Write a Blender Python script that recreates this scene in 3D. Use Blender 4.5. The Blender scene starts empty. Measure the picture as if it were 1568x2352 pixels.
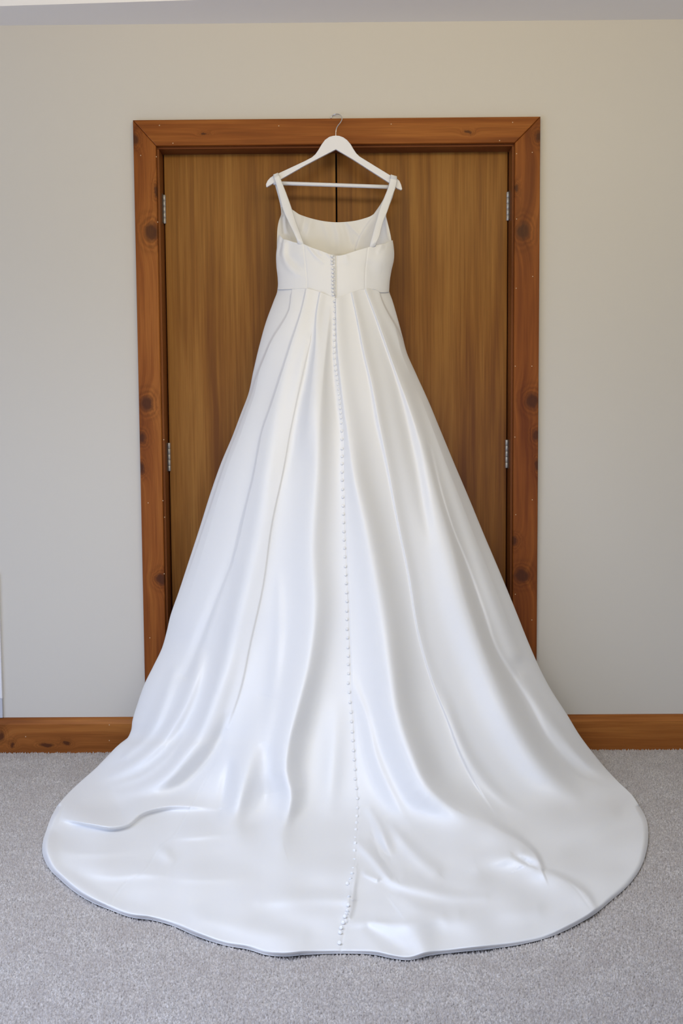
import bpy, bmesh, math, random
import numpy as np
from mathutils import Matrix, Vector
random.seed(7); rng = np.random.default_rng(11)
SC = bpy.context.scene; COL = SC.collection

# ------------------------------------------------------------------ camera
F, D, H = 2500.0, 3.62, 1.08634
PITCH, YAW, ROLL = 0.07751, -0.00575, -0.00701
cy, sy, cp, sp = math.cos(YAW), math.sin(YAW), math.cos(PITCH), math.sin(PITCH)
FW = np.array([sy*cp, cy*cp, -sp]); RI0 = np.array([cy, -sy, 0.0]); UP0 = np.cross(RI0, FW)
RI = RI0*math.cos(ROLL) + UP0*math.sin(ROLL); UP = UP0*math.cos(ROLL) - RI0*math.sin(ROLL)
cam = bpy.data.cameras.new('camera'); camo = bpy.data.objects.new('camera', cam); COL.objects.link(camo)
cam.sensor_fit = 'HORIZONTAL'; cam.sensor_width = 36; cam.lens = F/1568*36; cam.clip_start = .05
camo.matrix_world = Matrix(((RI[0], UP[0], -FW[0], 0), (RI[1], UP[1], -FW[1], -D), (RI[2], UP[2], -FW[2], H), (0, 0, 0, 1)))
SC.camera = camo

# ------------------------------------------------------------------ world, lights, exposure
W = bpy.data.worlds.new('world'); SC.world = W; W.use_nodes = True
W.node_tree.nodes['Background'].inputs[0].default_value = (.82, .88, 1.0, 1)
W.node_tree.nodes['Background'].inputs[1].default_value = .35
def area(name, loc, target, size, size_y, power, color):
    l = bpy.data.lights.new(name, 'AREA'); l.shape = 'RECTANGLE'; l.size = size; l.size_y = size_y
    l.energy = power; l.color = color
    o = bpy.data.objects.new(name, l); COL.objects.link(o); o.location = loc
    o.rotation_euler = (Vector(target)-Vector(loc)).to_track_quat('-Z', 'Y').to_euler()
    return o
area('window_light', (-3.0, -3.1, .60), (0.2, -.6, .1), 2.0, 1.0, 45, (.56, .68, 1.0))
area('far_window_light', (.3, -5.4, .9), (0, 0, .2), 3.0, 1.1, 38, (.60, .71, 1.0))
overhead_fill = area('overhead_fill_light', (-.9, -2.35, 2.36), (-.45, -1.25, 0), 1.8, 1.2, 30, (.68, .78, 1.0)); overhead_fill.data.spread = 1.75  # added fill from above to brighten train and carpet, no real opening there
area('warm_bounce_light', (.2, -2.3, 2.22), (.1, 0, 2.75), 2.4, .3, 28, (1.0, .80, .38))  # added area light, stands in for warm bounce on the upper wall
vs = SC.view_settings; vs.view_transform = 'Standard'; vs.look = 'None'; vs.exposure = -0.22; vs.gamma = 1; vs.use_curve_mapping = False

# ------------------------------------------------------------------ geometry helpers
def rays(px, py):
    px = np.asarray(px, float); py = np.asarray(py, float)
    px, py = np.broadcast_arrays(px, py)
    return FW*F + RI*(px-784)[..., None] - UP*(py-1176)[..., None]
def at(px, py, d):
    """point seen at photo pixel (px,py), d metres in front of the wall plane"""
    r = rays(px, py); t = (D-np.asarray(d, float))/r[..., 1]
    return np.array([0, -D, H]) + r*t[..., None]
def dfloor(px, py):
    r = rays(px, py); return np.where(r[..., 2] < -1, D + H/np.minimum(r[..., 2], -1)*r[..., 1], -9.0)
def flatk(px, py):          # metres toward the lens per metre of height
    r = rays(px, py); return r[..., 1]/np.maximum(-r[..., 2], 60)
def at_z(px, py, z):
    r = rays(px, py); t = (z-H)/r[..., 2]; return np.array([0, -D, H]) + r*t[..., None]

def prop(o, label=None, cat=None, group=None, kind=None):
    if label: o['label'] = label
    if cat: o['category'] = cat
    if group: o['group'] = group
    if kind: o['kind'] = kind
    return o
def mesh_obj(name, verts, faces, mat, parent=None, smooth=False):
    me = bpy.data.meshes.new(name); me.from_pydata([tuple(v) for v in verts], [], [tuple(f) for f in faces]); me.update()
    if smooth: me.polygons.foreach_set('use_smooth', [True]*len(me.polygons))
    if mat: me.materials.append(mat)
    o = bpy.data.objects.new(name, me); COL.objects.link(o); o.parent = parent
    return o
def bm_obj(name, bm, mat, parent=None, smooth=False):
    me = bpy.data.meshes.new(name); bm.to_mesh(me); bm.free()
    if smooth: me.polygons.foreach_set('use_smooth', [True]*len(me.polygons))
    if mat: me.materials.append(mat)
    o = bpy.data.objects.new(name, me); COL.objects.link(o); o.parent = parent
    return o
def empty(name, loc=(0, 0, 0)):
    o = bpy.data.objects.new(name, None); COL.objects.link(o); o.location = loc; o.empty_display_size = .05
    return o
def grid_obj(name, P, mat, parent=None, smooth=True, flip=False):
    """P: (rows, cols, 3) -> one quad sheet"""
    nr, nc = P.shape[:2]
    idx = np.arange(nr*nc).reshape(nr, nc)
    a, b, c, d = idx[:-1, :-1], idx[:-1, 1:], idx[1:, 1:], idx[1:, :-1]
    q = np.stack([a, d, c, b] if not flip else [a, b, c, d], -1).reshape(-1, 4)
    me = bpy.data.meshes.new(name)
    me.vertices.add(nr*nc); me.vertices.foreach_set('co', P.reshape(-1).astype(np.float32))
    me.loops.add(q.size); me.loops.foreach_set('vertex_index', q.reshape(-1).astype(np.int32))
    me.polygons.add(len(q)); me.polygons.foreach_set('loop_start', np.arange(0, q.size, 4, dtype=np.int32))
    me.polygons.foreach_set('loop_total', np.full(len(q), 4, np.int32))
    me.update(calc_edges=True); me.validate()
    me.polygons.foreach_set('use_smooth', [smooth]*len(me.polygons))
    if mat: me.materials.append(mat)
    o = bpy.data.objects.new(name, me); COL.objects.link(o); o.parent = parent
    return o
def box(bm, x0, x1, y0, y1, z0, z1, bev=0):
    r = bmesh.ops.create_cube(bm, size=1)
    for v in r['verts']:
        v.co = Vector(((x0+x1)/2 + v.co.x*(x1-x0), (y0+y1)/2 + v.co.y*(y1-y0), (z0+z1)/2 + v.co.z*(z1-z0)))
    if bev:
        es = list({e for v in r['verts'] for e in v.link_edges})
        bmesh.ops.bevel(bm, geom=es, offset=bev, segments=2, affect='EDGES', profile=.5)
def tube(pts, rad, seg=10, closed=False):
    """smooth swept tube, returns bmesh"""
    P = np.array(pts, float); n = len(P); bm = bmesh.new(); rings = []
    T = np.gradient(P, axis=0); T /= np.linalg.norm(T, axis=1)[:, None]
    ref = np.array([0.31, 1, 0.17]); ref /= np.linalg.norm(ref)
    for i in range(n):
        u = np.cross(T[i], ref); u /= np.linalg.norm(u); v = np.cross(T[i], u)
        rr = rad[i] if hasattr(rad, '__len__') else rad
        rings.append([bm.verts.new(P[i] + rr*(math.cos(a)*u + math.sin(a)*v)) for a in np.linspace(0, 2*math.pi, seg, endpoint=False)])
    for i in range(n-1):
        for k in range(seg):
            bm.faces.new((rings[i][k], rings[i][(k+1) % seg], rings[i+1][(k+1) % seg], rings[i+1][k]))
    bm.faces.new(rings[0][::-1]); bm.faces.new(rings[-1])
    return bm
def spline(pts, n):
    P = np.array(pts, float); t = np.r_[0, np.cumsum(np.linalg.norm(np.diff(P, axis=0), axis=1))]
    T = np.linspace(0, t[-1], n); out = np.zeros((n, P.shape[1]))
    m = np.gradient(P, t, axis=0)
    i = np.clip(np.searchsorted(t, T, 'right')-1, 0, len(t)-2); h = t[i+1]-t[i]; s = ((T-t[i])/h)[:, None]; h = h[:, None]
    return (2*s**3-3*s**2+1)*P[i] + (s**3-2*s**2+s)*h*m[i] + (-2*s**3+3*s**2)*P[i+1] + (s**3-s**2)*h*m[i+1]
def curve(pts):             # smooth 1-D interpolation y -> x from (x, y) points
    P = np.array(pts, float); y, x = P[:, 1], P[:, 0]; m = np.gradient(x, y)
    def f(Y):
        Y = np.clip(np.asarray(Y, float), y[0], y[-1])
        i = np.clip(np.searchsorted(y, Y, 'right')-1, 0, len(y)-2); h = y[i+1]-y[i]; s = (Y-y[i])/h
        return (2*s**3-3*s**2+1)*x[i] + (s**3-2*s**2+s)*h*m[i] + (-2*s**3+3*s**2)*x[i+1] + (s**3-s**2)*h*m[i+1]
    return f

# ------------------------------------------------------------------ materials
class N:
    def __init__(s, name):
        s.m = bpy.data.materials.new(name); s.m.use_nodes = True; s.t = s.m.node_tree
        s.b = s.t.nodes['Principled BSDF']; s.tc = s.t.nodes.new('ShaderNodeTexCoord')
    def n(s, typ, **kw):
        o = s.t.nodes.new(typ)
        for k, v in kw.items():
            if k.startswith('_'): o.inputs[int(k[1:])].default_value = v
            else: setattr(o, k, v)
        return o
    def l(s, a, b): s.t.links.new(a, b)
    def math(s, op, a, b=None, c=None):
        o = s.n('ShaderNodeMath', operation=op)
        for i, v in enumerate((a, b, c)):
            if v is None: continue
            if isinstance(v, (int, float)): o.inputs[i].default_value = v
            else: s.l(v, o.inputs[i])
        return o.outputs[0]
    def noise(s, scale, vec, detail=3, rough=.5, mapping=None):
        o = s.n('ShaderNodeTexNoise'); o.inputs['Scale'].default_value = scale
        o.inputs['Detail'].default_value = detail; o.inputs['Roughness'].default_value = rough
        if mapping:
            mp = s.n('ShaderNodeMapping'); mp.inputs['Scale'].default_value = mapping; s.l(vec, mp.inputs['Vector']); vec = mp.outputs[0]
        s.l(vec, o.inputs['Vector']); return o.outputs[0]
    def mix(s, f, a, b, blend='MIX'):
        o = s.n('ShaderNodeMix', data_type='RGBA', blend_type=blend)
        for k, v in ((0, f), (6, a), (7, b)):
            if isinstance(v, (int, float)): o.inputs[k].default_value = v
            elif isinstance(v, tuple): o.inputs[k].default_value = (*v, 1) if len(v) == 3 else v
            else: s.l(v, o.inputs[k])
        return o.outputs[2]
    def ramp(s, f, stops):
        o = s.n('ShaderNodeValToRGB'); s.l(f, o.inputs[0]); e = o.color_ramp.elements
        while len(e) < len(stops): e.new(.5)
        for i, (p, c) in enumerate(stops): e[i].position = p; e[i].color = (*c, 1) if len(c) == 3 else c
        return o.outputs[0]
    def bump(s, h, strength, dist=.001):
        o = s.n('ShaderNodeBump'); o.inputs['Strength'].default_value = strength; o.inputs['Distance'].default_value = dist
        s.l(h, o.inputs['Height']); s.l(o.outputs[0], s.b.inputs['Normal'])
def plain(name, col, rough=.5, metal=0, spec=.5):
    m = N(name); m.b.inputs['Base Color'].default_value = (*col, 1); m.b.inputs['Roughness'].default_value = rough
    m.b.inputs['Metallic'].default_value = metal; m.b.inputs['Specular IOR Level'].default_value = spec
    return m.m

def paint(name, col, col2):
    m = N(name); o = m.tc.outputs['Object']
    m.l(m.mix(m.noise(1.3, o, 2), col, col2), m.b.inputs['Base Color'])
    m.b.inputs['Roughness'].default_value = .75; m.b.inputs['Specular IOR Level'].default_value = .2
    m.bump(m.noise(260, o, 3), .12, .0006); return m.m
M_wall = paint('wall_paint', (.595, .56, .50), (.615, .58, .52))
M_soffit = paint('soffit_paint', (.86, .83, .81), (.87, .84, .82))
M_ceiling = paint('ceiling_paint', (.83, .85, .85), (.84, .86, .86))

def wood(name, along, c_dark, c_mid, c_light, knots=(), sc=1.0, rough=.38, fine=.5, knotcol=(.060, .019, .008)):
    """along: 0 = grain along x, 2 = grain along z. knots: (x, z, rx, rz) on the board face, metres"""
    m = N(name); o = m.tc.outputs['Object']
    sep = m.n('ShaderNodeSeparateXYZ'); m.l(o, sep.inputs[0])
    field = None; dark = None; halo = None
    wob = m.noise(38, o, 3, .6)
    wobble = m.math('MULTIPLY', m.math('SUBTRACT', wob, .5), .020)
    for (kx, kz, rx, rz) in knots:
        u = m.math('DIVIDE', m.math('SUBTRACT', m.math('ADD', sep.outputs[0], wobble), kx), rx)
        v = m.math('DIVIDE', m.math('SUBTRACT', m.math('SUBTRACT', sep.outputs[2], wobble), kz), rz)
        r2 = m.math('ADD', m.math('MULTIPLY', u, u), m.math('MULTIPLY', v, v))
        # wobble the outline a little
        e1 = m.math('EXPONENT', m.math('MULTIPLY', r2, -.16))
        e2 = m.math('EXPONENT', m.math('MULTIPLY', m.math('POWER', r2, 3.0), -.6))
        e3 = m.math('EXPONENT', m.math('MULTIPLY', r2, -.28))
        field = e1 if field is None else m.math('ADD', field, e1)
        dark = e2 if dark is None else m.math('ADD', dark, e2)
        halo = e3 if halo is None else m.math('ADD', halo, e3)
    cross = sep.outputs[0] if along == 2 else sep.outputs[2]
    lng = sep.outputs[2] if along == 2 else sep.outputs[0]
    if field is not None: cross = m.math('ADD', cross, m.math('MULTIPLY', field, .028))
    cmb = m.n('ShaderNodeCombineXYZ'); m.l(cross, cmb.inputs[0]); m.l(sep.outputs[1], cmb.inputs[1]); m.l(lng, cmb.inputs[2])
    vec = cmb.outputs[0]
    broad = m.noise(1, vec, 2, .5, (9*sc, 6, 1.1)); mid = m.noise(1, vec, 3, .6, (48*sc, 9, 2.0)); fin = m.noise(1, vec, 2, .6, (330*sc, 60, 7))
    g = m.math('ADD', m.math('MULTIPLY', broad, .55), m.math('MULTIPLY', mid, .45))
    col = m.ramp(g, [(.38, c_dark), (.5, c_mid), (.62, c_light)])
    col = m.mix(m.math('MULTIPLY', m.math('SUBTRACT', .56, fin), fine*2.4), col, tuple(x*.55 for x in c_mid))
    if dark is not None:
        rings = m.n('ShaderNodeTexWave', wave_type='BANDS'); rings.inputs['Scale'].default_value = 1
        ringv = m.math('SINE', m.math('ADD', m.math('MULTIPLY', halo, 26), m.math('MULTIPLY', mid, 6)))
        h = m.math('MULTIPLY', m.math('MULTIPLY', halo, m.math('SUBTRACT', 1.25, halo)), m.math('ADD', .42, m.math('MULTIPLY', ringv, .46)))
        h = m.math('MINIMUM', m.math('MAXIMUM', h, 0), 1)
        col = m.mix(h, col, tuple(x*.42 for x in c_dark))
        dk = m.math('MINIMUM', m.math('MULTIPLY', dark, m.math('ADD', .62, m.math('MULTIPLY', fin, .5))), .93)
        col = m.mix(dk, col, knotcol)
    m.l(col, m.b.inputs['Base Color']); m.b.inputs['Roughness'].default_value = rough
    m.b.inputs['Specular IOR Level'].default_value = .12
    m.bump(fin, .15, .0005); return m.m

def kn(px, py, rx, rz, d=.02):
    p = at(px, py, d); k = (D-d)/F; return (float(p[0]), float(p[2]), rx*k, rz*k)
PD, PM, PL = (.145, .036, .007), (.235, .068, .012), (.33, .112, .022)
M_cas_l = wood('pine_casing_left', 2, PD, PM, PL, [kn(347, 533, 14, 19), kn(308, 320, 8, 11), kn(359, 440, 5, 12), kn(337, 927, 13, 17), kn(326, 1006, 9, 12), kn(325, 1075, 6, 12), kn(370, 1330, 11, 12)])
M_cas_r = wood('pine_casing_right', 2, PD, PM, PL, [kn(1201, 530, 14, 19), kn(1237, 313, 9, 12), kn(1185, 432, 4, 8), kn(1222, 921, 14, 17), kn(1232, 1000, 9, 13), kn(1234, 1070, 5, 12), kn(1180, 1243, 8, 10), kn(1197, 1322, 15, 15)])
M_cas_t = wood('pine_casing_head', 0, PD, PM, PL, [kn(468, 308, 6, 2.5), kn(1074, 303, 7, 3)])
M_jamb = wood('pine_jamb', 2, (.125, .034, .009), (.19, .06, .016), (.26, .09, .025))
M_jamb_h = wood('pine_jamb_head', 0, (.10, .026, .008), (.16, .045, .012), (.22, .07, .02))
M_base = wood('pine_baseboard', 0, (.20, .062, .013), (.295, .10, .022), (.39, .147, .034), [kn(28, 1712, 5, 7), kn(107, 1712, 14, 5), (-.955, .03, .01, .006), kn(2, 1692, 7, 12)])
M_door = wood('door_veneer', 2, (.165, .058, .012), (.245, .098, .018), (.325, .146, .031), (), 1.6, .33, .55)
M_dark = plain('cavity_shade', (.012, .008, .006), .9)  # shade of the opening put into the colour
M_fill = plain('nail_filler', (.55, .40, .24), .7)
M_hinge = plain('brushed_steel', (.50, .49, .48), .48, .45)
M_hinge_dark = plain('hinge_leaf', (.10, .08, .07), .5, .6)
M_hook = plain('chrome_wire', (.78, .76, .74), .16, 1)
M_white = plain('white_lacquer', (.74, .74, .77), .42)

def satin(name, col, rough=.40, weave=.10):
    m = N(name); o = m.tc.outputs['Object']
    m.b.inputs['Base Color'].default_value = (*col, 1); m.b.inputs['Roughness'].default_value = rough
    m.b.inputs['Specular IOR Level'].default_value = .42
    m.b.inputs['Sheen Weight'].default_value = .15; m.b.inputs['Sheen Roughness'].default_value = .4
    m.bump(m.noise(900, o, 2), weave, .0003); return m.m
M_satin = satin('ivory_satin', (.775, .77, .765))
M_lining = satin('ivory_lining', (.76, .745, .72), .5)

def carpet(name):
    m = N(name); o = m.tc.outputs['Object']
    a = m.noise(170, o, 2, .7); b = m.noise(11, o, 4, .65); c = m.noise(1.1, o, 2)
    col = m.ramp(a, [(.33, (.31, .285, .27)), (.52, (.52, .485, .465)), (.68, (.72, .68, .655))])
    col = m.mix(m.math('MULTIPLY', m.math('SUBTRACT', b, .25), 1.4), col, (.40, .355, .335))
    m.l(col, m.b.inputs['Base Color']); m.b.inputs['Roughness'].default_value = .95
    m.b.inputs['Specular IOR Level'].default_value = .05; m.b.inputs['Sheen Weight'].default_value = .25
    return m.m
M_carpet = carpet('grey_carpet')

# ------------------------------------------------------------------ room shell
XL, XR, ZT, ZC = -.68588, .62953, 2.08139, 2.38796
IL, IR = at(363, 600, .02)[0], at(1181, 600, .02)[0]            # inner edges of the casing
IT = float(at(772, 331, .02)[2])
DD = .075                                                       # door face behind the wall plane
bm = bmesh.new()
box(bm, -3.2, IL-.012, 0, .14, -.05, 2.6); box(bm, IR+.012, 3.2, 0, .14, -.05, 2.6); box(bm, IL-.012, IR+.012, 0, .14, IT+.012, 2.6)
prop(bm_obj('wall_back', bm, M_wall), kind='structure')
bm = bmesh.new(); box(bm, IL-.1, IR+.1, .141, .16, -.05, 2.3)
prop(bm_obj('wall_cavity_shade', bm, M_dark), kind='structure')  # near-black sheet standing in for the shade behind the door gaps
bm = bmesh.new(); box(bm, -3.2, 3.2, -3.0, .14, -.06, -.006)
floor = prop(bm_obj('floor', bm, M_carpet), kind='structure')
# ceiling: a soffit strip along the wall, the ceiling proper just above it
e0 = at_z(0, 14, ZC); e1 = at_z(450, 0, ZC); sl = (e1[1]-e0[1])/(e1[0]-e0[0])
yl = e0[1] + sl*(-3.2-e0[0]); yr = e0[1] + sl*(3.2-e0[0])
v = [(-3.2, yl, ZC), (3.2, yr, ZC), (3.2, .14, ZC), (-3.2, .14, ZC)]
v += [(a, b, ZC+.03) for a, b, c in v]
prop(mesh_obj('trim_1', v, [(0, 3, 2, 1), (4, 5, 6, 7), (0, 1, 5, 4), (1, 2, 6, 5), (2, 3, 7, 6), (3, 0, 4, 7)], M_soffit), kind='structure')
bm = bmesh.new(); box(bm, -3.2, 3.2, -2.2, .14, ZC+.031, ZC+.08)
prop(bm_obj('ceiling', bm, M_ceiling), kind='structure')

# casing boards with mitred corners, chamfered edges
def board(name, pts, y0, y1, mat, bev=.003, parent=None):
    """closed outline (x,z) extruded y0 (front) .. y1 (back)"""
    bm = bmesh.new(); vs_ = [bm.verts.new((x, y0, z)) for x, z in pts]
    f = bm.faces.new(vs_); bmesh.ops.recalc_face_normals(bm, faces=[f])
    r = bmesh.ops.extrude_face_region(bm, geom=[f]); nv = [g for g in r['geom'] if isinstance(g, bmesh.types.BMVert)]
    for q in nv: q.co.y = y1
    bmesh.ops.recalc_face_normals(bm, faces=bm.faces[:])
    if bev:
        es = [e for e in bm.edges if abs(e.verts[0].co.y-y0) < 1e-6 and abs(e.verts[1].co.y-y0) < 1e-6]
        bmesh.ops.bevel(bm, geom=es, offset=bev, segments=2, affect='EDGES', profile=.5)
    return bm_obj(name, bm, mat, parent)
g = .0006
t2 = prop(board('trim_2', [(XL, -.01), (XL, ZT-g), (IL, IT-g), (IL, -.01)], -.02, 0, M_cas_l), kind='structure')
t3 = prop(board('trim_3', [(XR, -.01), (IR, -.01), (IR, IT-g), (XR, ZT-g)], -.02, 0, M_cas_r), kind='structure')
t4 = prop(board('trim_4', [(XL, ZT), (XR, ZT), (IR, IT), (IL, IT)], -.02, 0, M_cas_t), kind='structure')
# rebated jamb lining the opening
DL, DR = at(378, 600, -DD)[0], at(1167.5, 600, -DD)[0]; DT = float(at(772, 350.5, -DD)[2])
DC = at(772.3, 450, -DD)[0]
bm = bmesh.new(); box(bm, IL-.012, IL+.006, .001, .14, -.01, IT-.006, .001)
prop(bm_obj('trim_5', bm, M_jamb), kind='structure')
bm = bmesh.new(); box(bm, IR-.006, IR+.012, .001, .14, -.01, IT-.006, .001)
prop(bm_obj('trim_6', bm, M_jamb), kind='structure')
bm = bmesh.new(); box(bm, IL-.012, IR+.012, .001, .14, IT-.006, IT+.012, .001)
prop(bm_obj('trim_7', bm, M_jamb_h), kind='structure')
# two flush door leaves
gap = .0026
bm = bmesh.new(); box(bm, IL+.006+.0035, DC-gap, DD, DD+.035, .01, DT, .0012)
dl = prop(bm_obj('door_1', bm, M_door), kind='structure')
bm = bmesh.new(); box(bm, DC+gap, IR-.006-.0035, DD, DD+.035, .01, DT, .0012)
dr = prop(bm_obj('door_2', bm, M_door), kind='structure')
# hinges: five knuckles on a pin, a leaf against the jamb
def cyl(bm, c, r, z0, z1, seg=14):
    res = bmesh.ops.create_cone(bm, cap_ends=True, segments=seg, radius1=r, radius2=r, depth=z1-z0)
    for q in res['verts']: q.co += Vector((c[0], c[1], (z0+z1)/2))
    es = [e for e in {e for q in res['verts'] for e in q.link_edges} if abs(e.verts[0].co.z-e.verts[1].co.z) < 1e-7]
    bmesh.ops.bevel(bm, geom=es, offset=r*.16, segments=1, affect='EDGES')
knuckle_mesh = None
for side, px, tops in ((dl, None, ((377.5, 448, 514), (392.5, 1017, 1082))), (dr, None, ((1168.5, 441, 507), (1166, 1010, 1075)))):
    xj = (IL+.0085) if side is dl else (IR-.0085)
    for (hx, ya, yb) in tops:
        za, zb = float(at(hx, ya, -DD+.004)[2]), float(at(hx, yb, -DD+.004)[2])
        bm = bmesh.new(); s = 1 if side is dl else -1
        box(bm, min(xj-s*.0022, xj-s*.0008), max(xj-s*.0022, xj-s*.0008), DD-.030, DD+.02, zb, za)
        hg = bm_obj('hinge', bm, M_hinge_dark, side)
        L = (za-zb)/5
        for k in range(5):
            if knuckle_mesh is None:
                bm = bmesh.new(); cyl(bm, (0, 0), .0056, -L*.49, L*.49)
                kb = bm_obj('knuckle', bm, M_hinge, hg, True); knuckle_mesh = kb.data
                kb['label'] = 'steel barrel segment'
            else:
                kb = bpy.data.objects.new('knuckle', knuckle_mesh); COL.objects.link(kb); kb.parent = hg
            kb.location = (xj, DD-.0052, zb + (k+.5)*L)
# catches under the head jamb between the leaves
for px in (725, 818):
    p = at(px, 348, -DD+.01); bm = bmesh.new(); box(bm, p[0]-.012, p[0]+.012, DD-.02, DD+.01, DT+.002, IT-.0055, .001)
    bm_obj('ball_catch', bm, M_hinge_dark, dl if px < 770 else dr)
# baseboards with a moulded top edge
def baseboard(name, x0, x1, zt):
    prof = [(0, -.012), (-.018, -.012), (-.018, zt-.020), (-.016, zt-.017), (-.011, zt-.006), (-.006, zt-.001), (0, zt)]
    v = [(x, y, z) for x in (x0, x1) for y, z in prof]; n = len(prof)
    f = [(i, i+1, n+i+1, n+i) for i in range(n-1)] + [tuple(range(n))[::-1], tuple(range(n, 2*n))] + [(n-1, 0, n, 2*n-1)]
    o = mesh_obj(name, v, f, M_base); bm = bmesh.new(); bm.from_mesh(o.data); bmesh.ops.recalc_face_normals(bm, faces=bm.faces[:]); bm.to_mesh(o.data); bm.free()
    return prop(o, kind='structure')
ZB = float(at(1450, 1640, .0)[2])
b1 = baseboard('baseboard_left', -3.2, XL-.0005, ZB); b2 = baseboard('baseboard_right', XR+.0005, 3.2, ZB)
# filled nail holes
nmesh = None
def nail(px, py, d, parent):
    global nmesh
    if nmesh is None:
        bm = bmesh.new(); bmesh.ops.create_uvsphere(bm, u_segments=8, v_segments=5, radius=.0018)
        for q in bm.verts: q.co.y *= .25
        o = bm_obj('nail_hole', bm, M_fill, parent, True); nmesh = o.data
    else:
        o = bpy.data.objects.new('nail_hole', nmesh); COL.objects.link(o); o.parent = parent
    o.location = at(px, py, d)
for (px, py) in ((323, 357), (359, 360), (362, 510), (376, 1010), (340, 1155), (374, 1150), (378, 1188), (377, 1318), (344, 1465)): nail(px, py, .02, t2)
for (px, py) in ((1222, 350), (1186, 353), (1186, 503), (1223, 635), (1185, 662), (1221, 841), (1183, 841), (1182, 1004), (1222, 1148), (1184, 1182), (1183, 1365), (1221, 1424)): nail(px, py, .02, t3)
for (px, py) in ((366, 288), (397, 329), (640, 289), (898, 285), (1147, 323), (1177, 281)): nail(px, py, .02, t4)
for (px, py) in ((59, 1692), (251, 1665), (251, 1701)): nail(px, py, .018, b1)

# narrow white panel at the far left edge of the view
p0 = at(5, 1605, .012); p1 = at(.5, 1385, .012)
vv = [(-1.45, p0[2]), (p0[0], p0[2]), (p1[0]-.004, p1[2]+.1), (-1.45, p1[2]+.1)]
o = board('white_panel', vv, -.012, -.0005, M_white, .002)
prop(o, 'narrow white panel fixed on the wall at the far left edge, above the baseboard', 'panel')
bm = bmesh.new(); box(bm, -1.44, p0[0]-.001, -.010, -.0005, ZB+.001, p0[2]-.0005, .0015)
bm_obj('lower_strip', bm, plain('grey_strip', (.50, .51, .56), .6), o)

# ------------------------------------------------------------------ coat hanger
HD = .050
hang = empty('coat_hanger', tuple(at(771, 311, HD)))
prop(hang, 'white wooden coat hanger with chrome hook hung over the door frame', 'hanger')
def rel(P, root): return np.asarray(P) - np.array(root.location)
out = [(611, 428.5), (610.5, 423), (614, 415), (620, 408), (627, 403.5), (640, 397.5), (700, 369.5), (716, 361), (724, 354), (731, 344), (738, 332), (746, 321), (756, 314), (764, 311.8), (771, 311), (779, 311.8),
       (788, 315), (797, 321.5), (805, 331), (812, 343), (818, 352), (826, 359.5), (860, 380.5), (896, 402.5), (909, 408), (917, 415), (921, 424), (923.5, 434), (921, 436.5), (912, 433), (904, 426),
       (893, 419.5), (850, 392), (810, 366), (771, 343), (740, 359), (700, 380), (645, 411.5), (631, 418.5), (622, 424), (613, 429.5)]
bm = bmesh.new(); vs_ = [bm.verts.new(rel(at(x, y, HD+.006), hang)) for x, y in out]
f = bm.faces.new(vs_); r = bmesh.ops.extrude_face_region(bm, geom=[f])
for q in r['geom']:
    if isinstance(q, bmesh.types.BMVert): q.co.y += .012
bmesh.ops.recalc_face_normals(bm, faces=bm.faces[:])
es = [e for e in bm.edges if abs(e.verts[0].co.y-e.verts[1].co.y) < 1e-4]
bmesh.ops.bevel(bm, geom=es, offset=.0018, segments=2, affect='EDGES', profile=.6)
bm_obj('hanger_body', bm, M_white, hang)
bar = [rel(at(x, y, HD), hang) for x, y in ((628, 420.5), (700, 422.8), (771, 425.2), (840, 427.6), (908, 430))]
bm_obj('trouser_bar', tube(bar, .0062, 14), M_white, hang, True)
hk = [(771, 313, .050), (771, 304, .050), (772, 297, .050), (775, 290, .048), (780.5, 283, .044), (784.5, 276, .038), (785, 270, .030), (782, 265, .024), (777, 262.5, .019), (771, 262, .014), (765, 264, .010), (761, 268, .008), (759.5, 272, .007)]
hp = spline([at(*q) for q in hk], 60)
bm_obj('hook', tube(hp - np.array(hang.location), .0016, 10), M_hook, hang, True)

# ------------------------------------------------------------------ wedding dress
dress = empty('wedding_dress', (float(at(790, 1900, 0)[0]), -.4, 0))
prop(dress, 'long white satin wedding dress with buttoned back and train spread over the carpet', 'dress')
O = np.array(dress.location)
def interp(pts):
    P = np.array(pts, float); return lambda y: np.interp(y, P[:, 0], P[:, 1])
def sm(f, y, w):  # smoothed table lookup
    return (f(y-w)+f(y-w/2)+f(y)+f(y+w/2)+f(y+w))/5
prof_f = interp([(500, .130), (683, .138), (760, .165), (900, .212), (1100, .28), (1300, .35), (1500, .43), (1650, .515), (1750, .58), (1850, .655), (1950, .73), (2300, 1.0)])
back_f = interp([(500, .066), (683, .066), (900, .088), (1200, .13), (1500, .20), (1700, .27), (1850, .33), (2300, .4)])
outL = curve([(637, 660), (636.5, 668), (628, 692), (612, 735), (595, 795), (582, 850), (570, 905), (553, 950), (533, 1003), (508, 1062), (484, 1130), (459, 1210), (433, 1290), (410, 1360), (391, 1415), (383, 1449), (372, 1488), (352, 1530),
              (333, 1568), (316, 1615), (304, 1655), (300, 1680), (290, 1698), (270, 1713), (250, 1733), (218, 1765), (183, 1796), (153, 1825), (130, 1852)])
outR = curve([(893, 660), (893.5, 668), (901, 690), (912, 728), (924, 772), (934, 810), (955, 858), (984, 922), (1010, 985), (1041, 1060), (1075, 1140), (1110, 1225), (1146, 1310), (1181, 1395), (1215, 1480), (1236, 1528), (1264, 1582),
              (1300, 1638), (1333, 1692), (1372, 1742), (1420, 1795), (1452, 1826), (1469, 1852)])
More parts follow.
